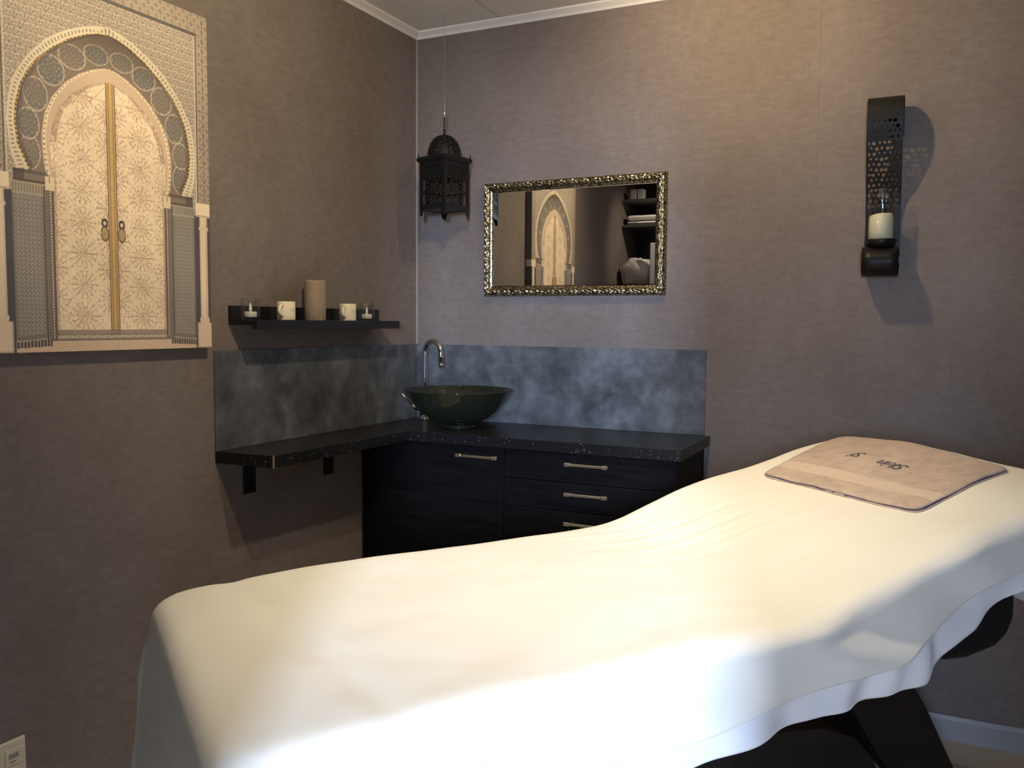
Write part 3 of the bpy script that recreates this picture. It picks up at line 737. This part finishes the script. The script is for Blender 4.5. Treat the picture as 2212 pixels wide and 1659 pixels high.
# ------------------------------------------------------------------ wall sconce
sc = empty('wall_sconce', (1.754, 0, 1.477), label='black scroll-shaped metal wall sconce with a glass cylinder right of the mirror', cat='sconce')
ZO = 1.477; HWD = .052
def strip(bm, path, nu, mask=None, hw=HWD):
    Lc = [0]
    for a, b in zip(path, path[1:]): Lc.append(Lc[-1]+math.hypot(b[0]-a[0], b[1]-a[1]))
    T = Lc[-1]; nv = max(4, int(T/.0016))
    def f(u, v):
        s = v*T; y = float(np.interp(s, Lc, [p[0] for p in path])); z = float(np.interp(s, Lc, [p[1] for p in path]))
        return ((u-.5)*2*hw, y, z)
    grid(bm, nu, nv, f, mask)
bm = bmesh.new(); strip(bm, [(-.003, .03), (-.003, .215)], 2)
o = link('back_plate', bm, MMETALBLK, sc); mod(o, 'SOLIDIFY', thickness=.002, offset=0)
path = [(-.003, .44), (-.003, .51)]
for k in range(1, 15):
    a = PI*k/14; path.append((-.053+.050*math.cos(a), .506+.047*math.sin(a)))
path += [(-.1035, .480), (-.100, .452), (-.090, .415), (-.074, .370), (-.055, .325), (-.038, .290), (-.026, .265), (-.014, .225), (-.008, .190)]
Tt = sum(math.hypot(b[0]-a[0], b[1]-a[1]) for a, b in zip(path, path[1:]))
def hole(u, v):
    s = v*Tt; s0 = .243
    if s < s0 or u < .07 or u > .93 or s > Tt-.02: return True
    cw, ch = .0150, .0165; X_ = u*.104; r_ = int((s-s0)/ch)
    for rr in (r_-1, r_, r_+1):
        for cc in range(-1, 8):
            h1 = math.sin(rr*12.9898+cc*78.233)*43758.5453; h1 -= math.floor(h1); h2 = math.sin(rr*39.346+cc*11.135)*24634.63; h2 -= math.floor(h2)
            cx = (cc+.5+(rr % 2)*.5)*cw+(h1-.5)*.004; cz = s0+(rr+.5)*ch+(h2-.5)*.004; rad = .0032+.0028*h2
            dx, dz = X_-cx, (s-cz)
            if math.hypot(dx*(.85+.4*h1), dz) < rad: return False
    return True
bm = bmesh.new(); strip(bm, path, 64, hole)
o = link('pierced_strip', bm, MMETALBLK, sc); mod(o, 'SOLIDIFY', thickness=.0016, offset=0)
bm = bmesh.new(); path = []
for k in range(0, 27):
    a = 2*PI*k/26*.93; path.append((-.062+.058*math.cos(a), .045-.045*math.sin(a)))
strip(bm, path, 4, hw=.0525); o = link('lower_scroll', bm, MMETALBLK, sc, True); mod(o, 'SOLIDIFY', thickness=.003, offset=0)
bm = bmesh.new(); gy = -.0665
lathe(bm, [(0, .088), (.030, .089), (.041, .095), (.0455, .103), (.0465, .112), (.0455, .113), (.044, .106), (0, .105)], 56, c=(0, gy)); link('candle_cup', bm, MMETALBLK, sc, True)
gr_ = empty('glass_cylinder', (1.754, gy, ZO+.1085), label='clear open glass cylinder standing in the black wall sconce', cat='glass cylinder')
bm = bmesh.new(); lathe(bm, [(.0405, 0), (.0405, .158), (.0400, .1588), (.0388, .158), (.0388, 0)], 64, closed=True); link('glass_wall', bm, MGLASS, gr_, True)
bm = bmesh.new(); lathe(bm, [(0, 0), (.034, 0), (.0355, .002), (.0358, .05), (.0350, .078), (.0325, .0845), (.029, .084), (.024, .072), (0, .068)], 64,
      fn=lambda a, r, z: (.0035*math.cos(a*2+1.9)+.002*math.cos(3*a)) if z > .07 else 0)
cd = empty('pillar_candle', (1.752, gy+.001, ZO+.1061), label='short ivory pillar candle inside the glass of the wall sconce', cat='candle')
link('wax', bm, MCREAM, cd, True)

# ------------------------------------------------------------------ treatment table, sheets, towel
O2 = Vector((.4564, -1.7672)); U2 = Vector((.592, .806)).normalized(); V2 = Vector((U2.y, -U2.x))
US = [-.3, 0, .08, .15, .22, .33, 1.0, 1.125, 1.184, 1.261, 1.388, 1.488, 1.641, 1.814, 1.928, 2.011, 2.3]
ZSF = [.74, .750, .757, .762, .768, .773, .779, .785, .80, .823, .862, .882, .906, .943, .957, .965, .965]
def ztop(a): return float(np.interp(a, US, ZSF))
def zt(a):
    return (ztop(a-.05)+ztop(a-.025)+ztop(a)*2+ztop(a+.025)+ztop(a+.05))/6
LB, WB = 2.03, .815
def W3(a, b, z): p = O2+U2*a+V2*b; return (p.x, p.y, z)
def head_sag(a, b):
    # the end of the head part lifts a little in the middle
    return .016*math.exp(-((b-.28)/.20)**2)*max(0, min(1, (a-1.6)/.35)) - .010*max(0, (b-.5)/.3)*max(0, min(1, (a-1.7)/.3))
def wrinkle(a, b):
    z = 0
    # pulled creases in the hollow where the head part hinges
    e = math.exp(-((a-1.18-.35*(b-.1))/.22)**2)*math.exp(-((b-.28)/.22)**2)
    z += .0018*e*math.sin((b-.18*(a-1.2))*150+2*noise.noise((a*3, b*3, 0)))
    z += .0011*e*math.sin((b-.25*(a-1.2))*83+1)
    e2 = math.exp(-((b-.60)/.18)**2)*math.exp(-((a-1.35)/.35)**2)
    z += .0012*e2*math.sin((b-.30*(a-1.2))*42)
    e3 = math.exp(-((b-.78)/.10)**2)*(1/(1+math.exp(-(a-.3)*12)))
    z += .0028*e3*math.sin(a*17+b*24+3*noise.noise((a*2, b*2, 1)))
    z += .0035*noise.noise((a*3.2, b*5, 4))+.0012*noise.noise((a*11, b*15, 9))
    # soft dip near the foot end
    z -= .004*math.exp(-((a-.16-.12*b)/.03)**2)
    return z
def surf(a, b): return zt(a)+head_sag(a, b)+wrinkle(a, b)
def drape(a, b, rc=.085, re=.042, flare=.10, extra=0.0, seed=0, fold=1.0):
    """flat cloth point -> 3D (a, b, z)"""
    ca = min(max(a, rc), LB-rc); cb = min(max(b, rc), WB-rc)
    wa, wb = a-ca, b-cb; t_ = math.hypot(wa, wb)
    if t_ < 1e-9: return W3(a, b, surf(a, b)+extra)
    na, nb = wa/t_, wb/t_; flat = rc-re
    if t_ <= flat: return W3(a, b, surf(a, b)+extra)
    s = t_-flat; arc = re*PI/2
    if s < arc: h = flat+re*math.sin(s/re); dz = re*(1-math.cos(s/re)); hang = 0
    else: hang = s-arc; h = rc+hang*flare; dz = re+hang*math.sqrt(1-flare*flare)
    aa, bb = ca+na*h, cb+nb*h
    ang = math.atan2(nb, na); per = ang*rc*2+a*(abs(nb))*1.0+b*abs(na)
    cor = (abs(na)*abs(nb))*2
    k = min(1, hang/.12)
    f = fold*k*(.007*math.sin(per*13+.6)+.004*math.sin(per*31+2+hang*9)) + k*cor*.030*math.sin(ang*9+.5)
    if nb > .3:
        side = min(1, s/.05)*math.exp(-((a-1.25)/.42)**2)
        f += side*.0075*math.sin(a*13-hang*34+1.2)*nb + side*.003*math.sin(a*31-hang*50)
        if fold > 1: f += k*.006*math.exp(-((a-1.25)/.20)**2)*math.sin(a*62+hang*6)
    f -= .004*k*(fold-.7)
    aa += na*(f+extra*1.5); bb += nb*(f+extra*1.5)
    z0 = zt(min(max(aa, -.1), LB))+head_sag(min(aa, LB), min(bb, WB))+wrinkle(a, b)
    return W3(aa, bb, z0-dz+extra)
tb = empty('treatment_table', W3(1.0, .4, 0), 0, label='padded black treatment table with a raised head part under white sheets', cat='treatment table')
TL = Vector(tb.location)
def addp(name, bm, m, smooth=False, label=None):
    bmesh.ops.translate(bm, vec=-TL, verts=bm.verts); bmesh.ops.recalc_face_normals(bm, faces=bm.faces[:]); o = link(name, bm, m, tb, smooth)
    if label: o['label'] = label
    return o
def slab(bm, a0, a1, b0, b1, dz0, dz1, n=12, bev=.02):
    T = [[W3(a0+(a1-a0)*i/n, b, zt(a0+(a1-a0)*i/n)+d) for (b, d) in ((b0, dz0), (b1, dz0), (b1, dz1), (b0, dz1))] for i in range(n+1)]
    R_ = [[bm.verts.new(p) for p in r] for r in T]
    for a, b in zip(R_, R_[1:]):
        for k in range(4): bm.faces.new([a[k], a[(k+1) % 4], b[(k+1) % 4], b[k]])
    bm.faces.new(R_[0]); bm.faces.new(R_[-1][::-1])
bm = bmesh.new(); slab(bm, .03, 1.12, .035, WB-.035, -.10, -.022); o = addp('flat_cushion', bm, MLEATHER); mod(o, 'BEVEL', width=.015, segments=3)
bm = bmesh.new(); slab(bm, 1.14, LB-.035, .035, WB-.035, -.10, -.026); o = addp('head_cushion', bm, MLEATHER); mod(o, 'BEVEL', width=.015, segments=3)
bm = bmesh.new(); slab(bm, .08, 1.95, .08, WB-.10, -.135, -.101); addp('top_board', bm, MBLACK)
def plate(bm, pts, b0, b1):
    A_ = [bm.verts.new(W3(a, b0, z)) for a, z in pts]; B_ = [bm.verts.new(W3(a, b1, z)) for a, z in pts]; n = len(pts)
    bm.faces.new(A_); bm.faces.new(B_[::-1])
    for i in range(n): bm.faces.new([A_[i], B_[i], B_[(i+1) % n], A_[(i+1) % n]])
for b0 in (.46, .12):
    bm = bmesh.new(); plate(bm, [(1.38, .60), (1.60, .60), (1.80, .34), (2.02, 0), (1.86, 0), (1.62, .26)], b0, b0+.045); addp('leg', bm, MBLACK)
    bm = bmesh.new(); plate(bm, [(.55, .60), (.35, .60), (.16, .34), (.0, 0), (.16, 0), (.36, .26)], b0, b0+.045); addp('leg', bm, MBLACK)
bm = bmesh.new(); P_ = [(.55, .0), (.55, .30)]
P_ += [(1.05, .375), (1.28, .385), (1.42, .366), (1.54, .318), (1.61, .25), (1.655, .16), (1.68, 0)]
plate(bm, P_, .20, .50); addp('lift_base', bm, MBLACK)
bm = bmesh.new()
pad = [(1.49, .66), (1.50, .618), (1.53, .598), (1.60, .590), (1.70, .598), (1.745, .622), (1.765, .66), (1.765, .72), (1.75, .745), (1.62, .745)]
plate(bm, pad, .60, .745); o = addp('arm_pad', bm, MLEATHER, label='black rounded padded wing under the head part'); mod(o, 'BEVEL', width=.018, segments=3)

def cloth_obj(name, hemfn, mtl, extra, seed, label, cat, foot, res=.0125, fold=1.0):
    # grid over the flat cloth
    bm = bmesh.new()
    D_far, D_end = .30, .34
    na = int((LB+foot+D_end)/res)
    As = [-foot+(LB+foot+D_end)*i/na for i in range(na+1)]
    nb_top = int((WB+D_far)/res); nh = 30
    rows = []
    for a in As:
        row = []
        dn = hemfn(min(max(a, 0), LB))
        for j in range(nb_top+1): row.append((a, -D_far+(WB+D_far)*j/nb_top))
        for j in range(1, nh+1): row.append((a, WB+dn*j/nh))
        rows.append(row)
    V = [[bm.verts.new(drape(a, b, extra=extra, seed=seed, fold=fold)) for a, b in row] for row in rows]
    for i in range(len(V)-1):
        for j in range(len(V[0])-1): bm.faces.new([V[i][j], V[i+1][j], V[i+1][j+1], V[i][j+1]])
    bmesh.ops.recalc_face_normals(bm, faces=bm.faces[:])
    o = link(name, bm, mtl, None, True); mod(o, 'SOLIDIFY', thickness=.0016, offset=-1)
    return tag(o, label, cat)
# drop of the hem below the table top on the near side (cloth length past the rounded edge)
def hem_sheet(a):
    z = float(np.interp(a, [0, .6, .82, 1.12, 1.27, 1.39, 1.55, 1.71, 2.0], [.56, .59, .600, .612, .618, .664, .722, .748, .78]))
    return zt(a)-z-.020-float(np.interp(a, [.8, 1.2, 1.35], [.032, .050, .060]))
def hem_terry(a):
    z = float(np.interp(a, [0, .6, .81, .95, 1.14, 1.33, 1.41, 1.50, 1.60, 1.73, 2.0], [.52, .54, .549, .554, .562, .582, .622, .652, .700, .735, .77]))
    return zt(a)-z-.020-.042
cloth_obj('bed_sheet', hem_sheet, MSHEET, .0035, 1.0, 'white cotton sheet draped over the whole treatment table', 'sheet', .42, fold=.7)
cloth_obj('terry_cover', hem_terry, MTERRY, -.0015, 2.2, 'white terry cover showing below the cotton sheet along the near side', 'cover', .38, fold=1.4)

# towel folded in two, lying on the raised head part
def towel():
    r = empty('folded_towel', W3(1.76, .35, zt(1.76)), 0, label='folded beige towel with grey embroidery on the head end of the table', cat='towel'); L0 = Vector(r.location)
    cor = [(1.572, .130), (1.552, .636), (1.952, .606), (1.982, .050)]      # L, B, R, T
    def ab(u, v):
        # u: 0 near edge (L-B side, low a) .. 1 (T-R side); v: 0 L/T .. 1 B/R
        a = (cor[0][0]*(1-v)+cor[1][0]*v)*(1-u)+(cor[3][0]*(1-v)+cor[2][0]*v)*u
        b = (cor[0][1]*(1-v)+cor[1][1]*v)*(1-u)+(cor[3][1]*(1-v)+cor[2][1]*v)*u
        return a, b
    def rc(u, v, k=.035):
        # squircle rounding of corners
        x, y = 2*u-1, 2*v-1; m_ = max(abs(x), abs(y)); 
        if m_ < 1e-6: return u, v
        n_ = (abs(x)**14+abs(y)**14)**(1/14); f = m_/n_
        return .5+x*f/2, .5+y*f/2
    N1, N2 = 70, 84
    def layer(dz, th, shrink, seed, mats, mi=None, name='upper_layer'):
        bm = bmesh.new()
        def f(u, v):
            uu, vv = rc(u, v); uu = .5+(uu-.5)*(1-shrink); vv = .5+(vv-.5)*(1-shrink)
            a, b = ab(uu, vv); wob = .0025*noise.noise((a*9, b*9, seed))
            edge = min(u, 1-u, v, 1-v); a += .002*noise.noise((a*20, b*20, seed+3)); 
            z = surf(a, b)+.0040+dz+wob+.0012*noise.noise((a*60, b*60, seed))-(.004*max(0, 1-edge/.03))
            p = W3(a, b, z); return (p[0]-L0.x, p[1]-L0.y, p[2]-L0.z)
        grid(bm, N1, N2, f, mi=mi)
        bmesh.ops.recalc_face_normals(bm, faces=bm.faces[:])
        if sum(fc.normal.z for fc in bm.faces) < 0: bmesh.ops.reverse_faces(bm, faces=bm.faces[:])
        o = link(name, bm, None, r, True, mats=mats); mod(o, 'SOLIDIFY', thickness=th, offset=-1); return o
    lo = layer(.0065, .0045, -.012, 5, [MTOWEL], name='lower_layer')
    se = layer(.0085, .0016, -.004, 6, [MTOWELHEM], name='edge_stitching'); se['label'] = 'dark mauve edge between the two layers'
    def mi(u, v): return 1 if .155 < u < .290 else 0
    up = layer(.0130, .0042, 0, 7, [MTOWEL, MTOWELBAND], mi)
    # embroidery, upside down as seen from the foot end
    for word, b_at, a_at, size in (('Skin', .400, 1.785, .052), ('Sf', .280, 1.800, .048)):
        c = bpy.data.curves.new('embroidery', 'FONT'); c.body = word; c.size = size; c.shear = .35; c.align_x = 'CENTER'; c.resolution_u = 3
        to = bpy.data.objects.new('tmp', c); COL.objects.link(to); dg = bpy.context.evaluated_depsgraph_get()
        me = bpy.data.meshes.new_from_object(to.evaluated_get(dg)); bpy.data.objects.remove(to)
        for v in me.vertices:
            a = a_at-v.co.y; b = b_at-v.co.x; z = surf(a, b)+.0040+.0130+.0025*noise.noise((a*9, b*9, 7))+.0022
            p = W3(a, b, z); v.co = (p[0]-L0.x, p[1]-L0.y, p[2]-L0.z)
        me.materials.append(MTHREAD); o = bpy.data.objects.new('embroidery', me); COL.objects.link(o); o.parent = r; o['label'] = 'grey script embroidery'
towel()

# ------------------------------------------------------------------ wall socket bottom left
so = empty('wall_socket', lw(0, -1.7855, .281), -AL, label='ivory wall socket low on the left wall under the canvas print', cat='socket')
bm = bmesh.new(); box(bm, .0005, .010, -.062, .062, -.042, .042, .003, 3); link('cover_frame', bm, MPLASTIC, so)
bm = bmesh.new(); box(bm, .0102, .0125, .010, .054, -.018, .022, .001); link('insert', bm, MPLASTIC, so)
bm = bmesh.new(); box(bm, .0126, .0132, .018, .042, .000, .012); box(bm, .0126, .0132, .020, .034, -.010, -.006); link('contacts', bm, MPRINT, so)
bm = bmesh.new(); box(bm, .0102, .0125, -.054, .004, -.026, .026, .001); link('rocker', bm, MPLASTIC, so)

# ------------------------------------------------------------------ things behind the camera that show in the mirror
nk = empty('storage_cupboard', (.20, -2.86, 0), label='dark cupboard against the left wall seen only in the mirror', cat='cupboard')
bm = bmesh.new(); box(bm, -.235, .22, -.28, .26, .0, 1.56, .003); link('body', bm, MDARK, nk)
bm = bmesh.new(); box(bm, -.24, .225, -.285, .265, 1.5605, 1.58, .003); link('top', bm, MDARK, nk)
bm = bmesh.new(); box(bm, -.035, .60, -3.18, -3.15, 1.60, CEIL-.03); tag(link('dark_panel', bm, MDARK), 'dark teal board behind the towel shelf seen in the mirror', 'board')
for z, lab in ((2.010, 'dark shelf under the rolled towels reflected in the mirror'), (2.185, 'dark shelf under the small pale boxes reflected in the mirror')):
    bm = bmesh.new(); box(bm, -.035, .55, -3.145, -2.80, z-.018, z, .002); o = link('storage_shelf', bm, mat('dark_grey_board', (.07, .065, .06), .5), None); tag(o, lab, 'shelf')
def rolled(x0, x1, z, r_, y, label):
    bm = bmesh.new(); n = 40; m_ = 24
    for_ = []
    def f(u, v):
        a = v*2*PI; x = x0+(x1-x0)*u; e = 1-.25*max(0, abs(u-.5)*2-.9)/.1
        k = .0015*noise.noise((u*8, v*9, z*7))
        return (x, y+math.cos(a)*(.085*e+k), z+r_+math.sin(a)*(r_*e+k))
    grid(bm, n, m_, f)
    for s in (0, n):
        pass
    bmesh.ops.remove_doubles(bm, verts=bm.verts[:], dist=1e-5); bmesh.ops.holes_fill(bm, edges=bm.edges[:], sides=100); bmesh.ops.recalc_face_normals(bm, faces=bm.faces[:])
    o = link('rolled_towel', bm, MTERRY, None, True); tag(o, label, 'towel', 'towels on the reflected shelf')
rolled(-.02, .21, 2.0105, .014, -2.90, 'thin white folded towel, lower of the two reflected in the mirror')
rolled(-.02, .24, 2.0400, .021, -2.90, 'thick white folded towel, upper of the two reflected in the mirror')
for x0, lab in ((.005, 'small pale box reflected at the top of the mirror, left one'), (.056, 'small pale box reflected at the top of the mirror, right one')):
    bm = bmesh.new(); box(bm, x0, x0+.044, -2.88, -2.82, 2.1855, 2.255, .004); tag(link('small_box', bm, mat('pale_card', (.32, .33, .32), .6)), lab, 'box', 'small boxes reflected in the mirror')
bm = bmesh.new(); box(bm, .205, .36, -2.66, -2.645, 1.5805, 1.865, .006, 3); tag(link('white_panel', bm, mat('white_plastic', (.62, .66, .72), .4)), 'white upright panel reflected at the right edge of the mirror', 'panel')
# crumpled cloth bundle on the cupboard
bm = bmesh.new(); bmesh.ops.create_icosphere(bm, subdivisions=5, radius=1)
for v in bm.verts:
    d = v.co.copy(); f = 1+.22*noise.noise(d*1.6+Vector((3, 1, 2)))+.12*abs(noise.noise(d*4))+.03*noise.noise(d*11)
    v.co = Vector((.10+d.x*.115*f, -2.74+d.y*.06*f, 1.675+d.z*.105*f)); v.co.z = max(1.5805, v.co.z)
tag(link('cloth_bundle', bm, cloth_mat('grey_white_cloth', (.62, .60, .60), 500, .3), None, True), 'crumpled grey-white cloth bundle reflected at the lower right of the mirror', 'cloth')
# ceiling spots that give the warm light; the last is an added helper
for i, (p, t, e, s, c) in enumerate(LAMPS):
    r = empty('ceiling_spotlight', (p[0], p[1], CEIL), label=('round ceiling spotlight nearest the mirror wall', 'round ceiling spotlight nearest the canvas print', 'round ceiling spotlight above the treatment table', 'added round ceiling spotlight brightening the reflected towel shelf')[i], cat='spotlight')
    bm = bmesh.new(); lathe(bm, [(.030, -.0005), (.046, -.0005), (.046, -.006), (.040, -.012), (.034, -.045), (.031, -.045), (.030, -.010)], 40, closed=True); link('housing', bm, MWHITE, r, True)
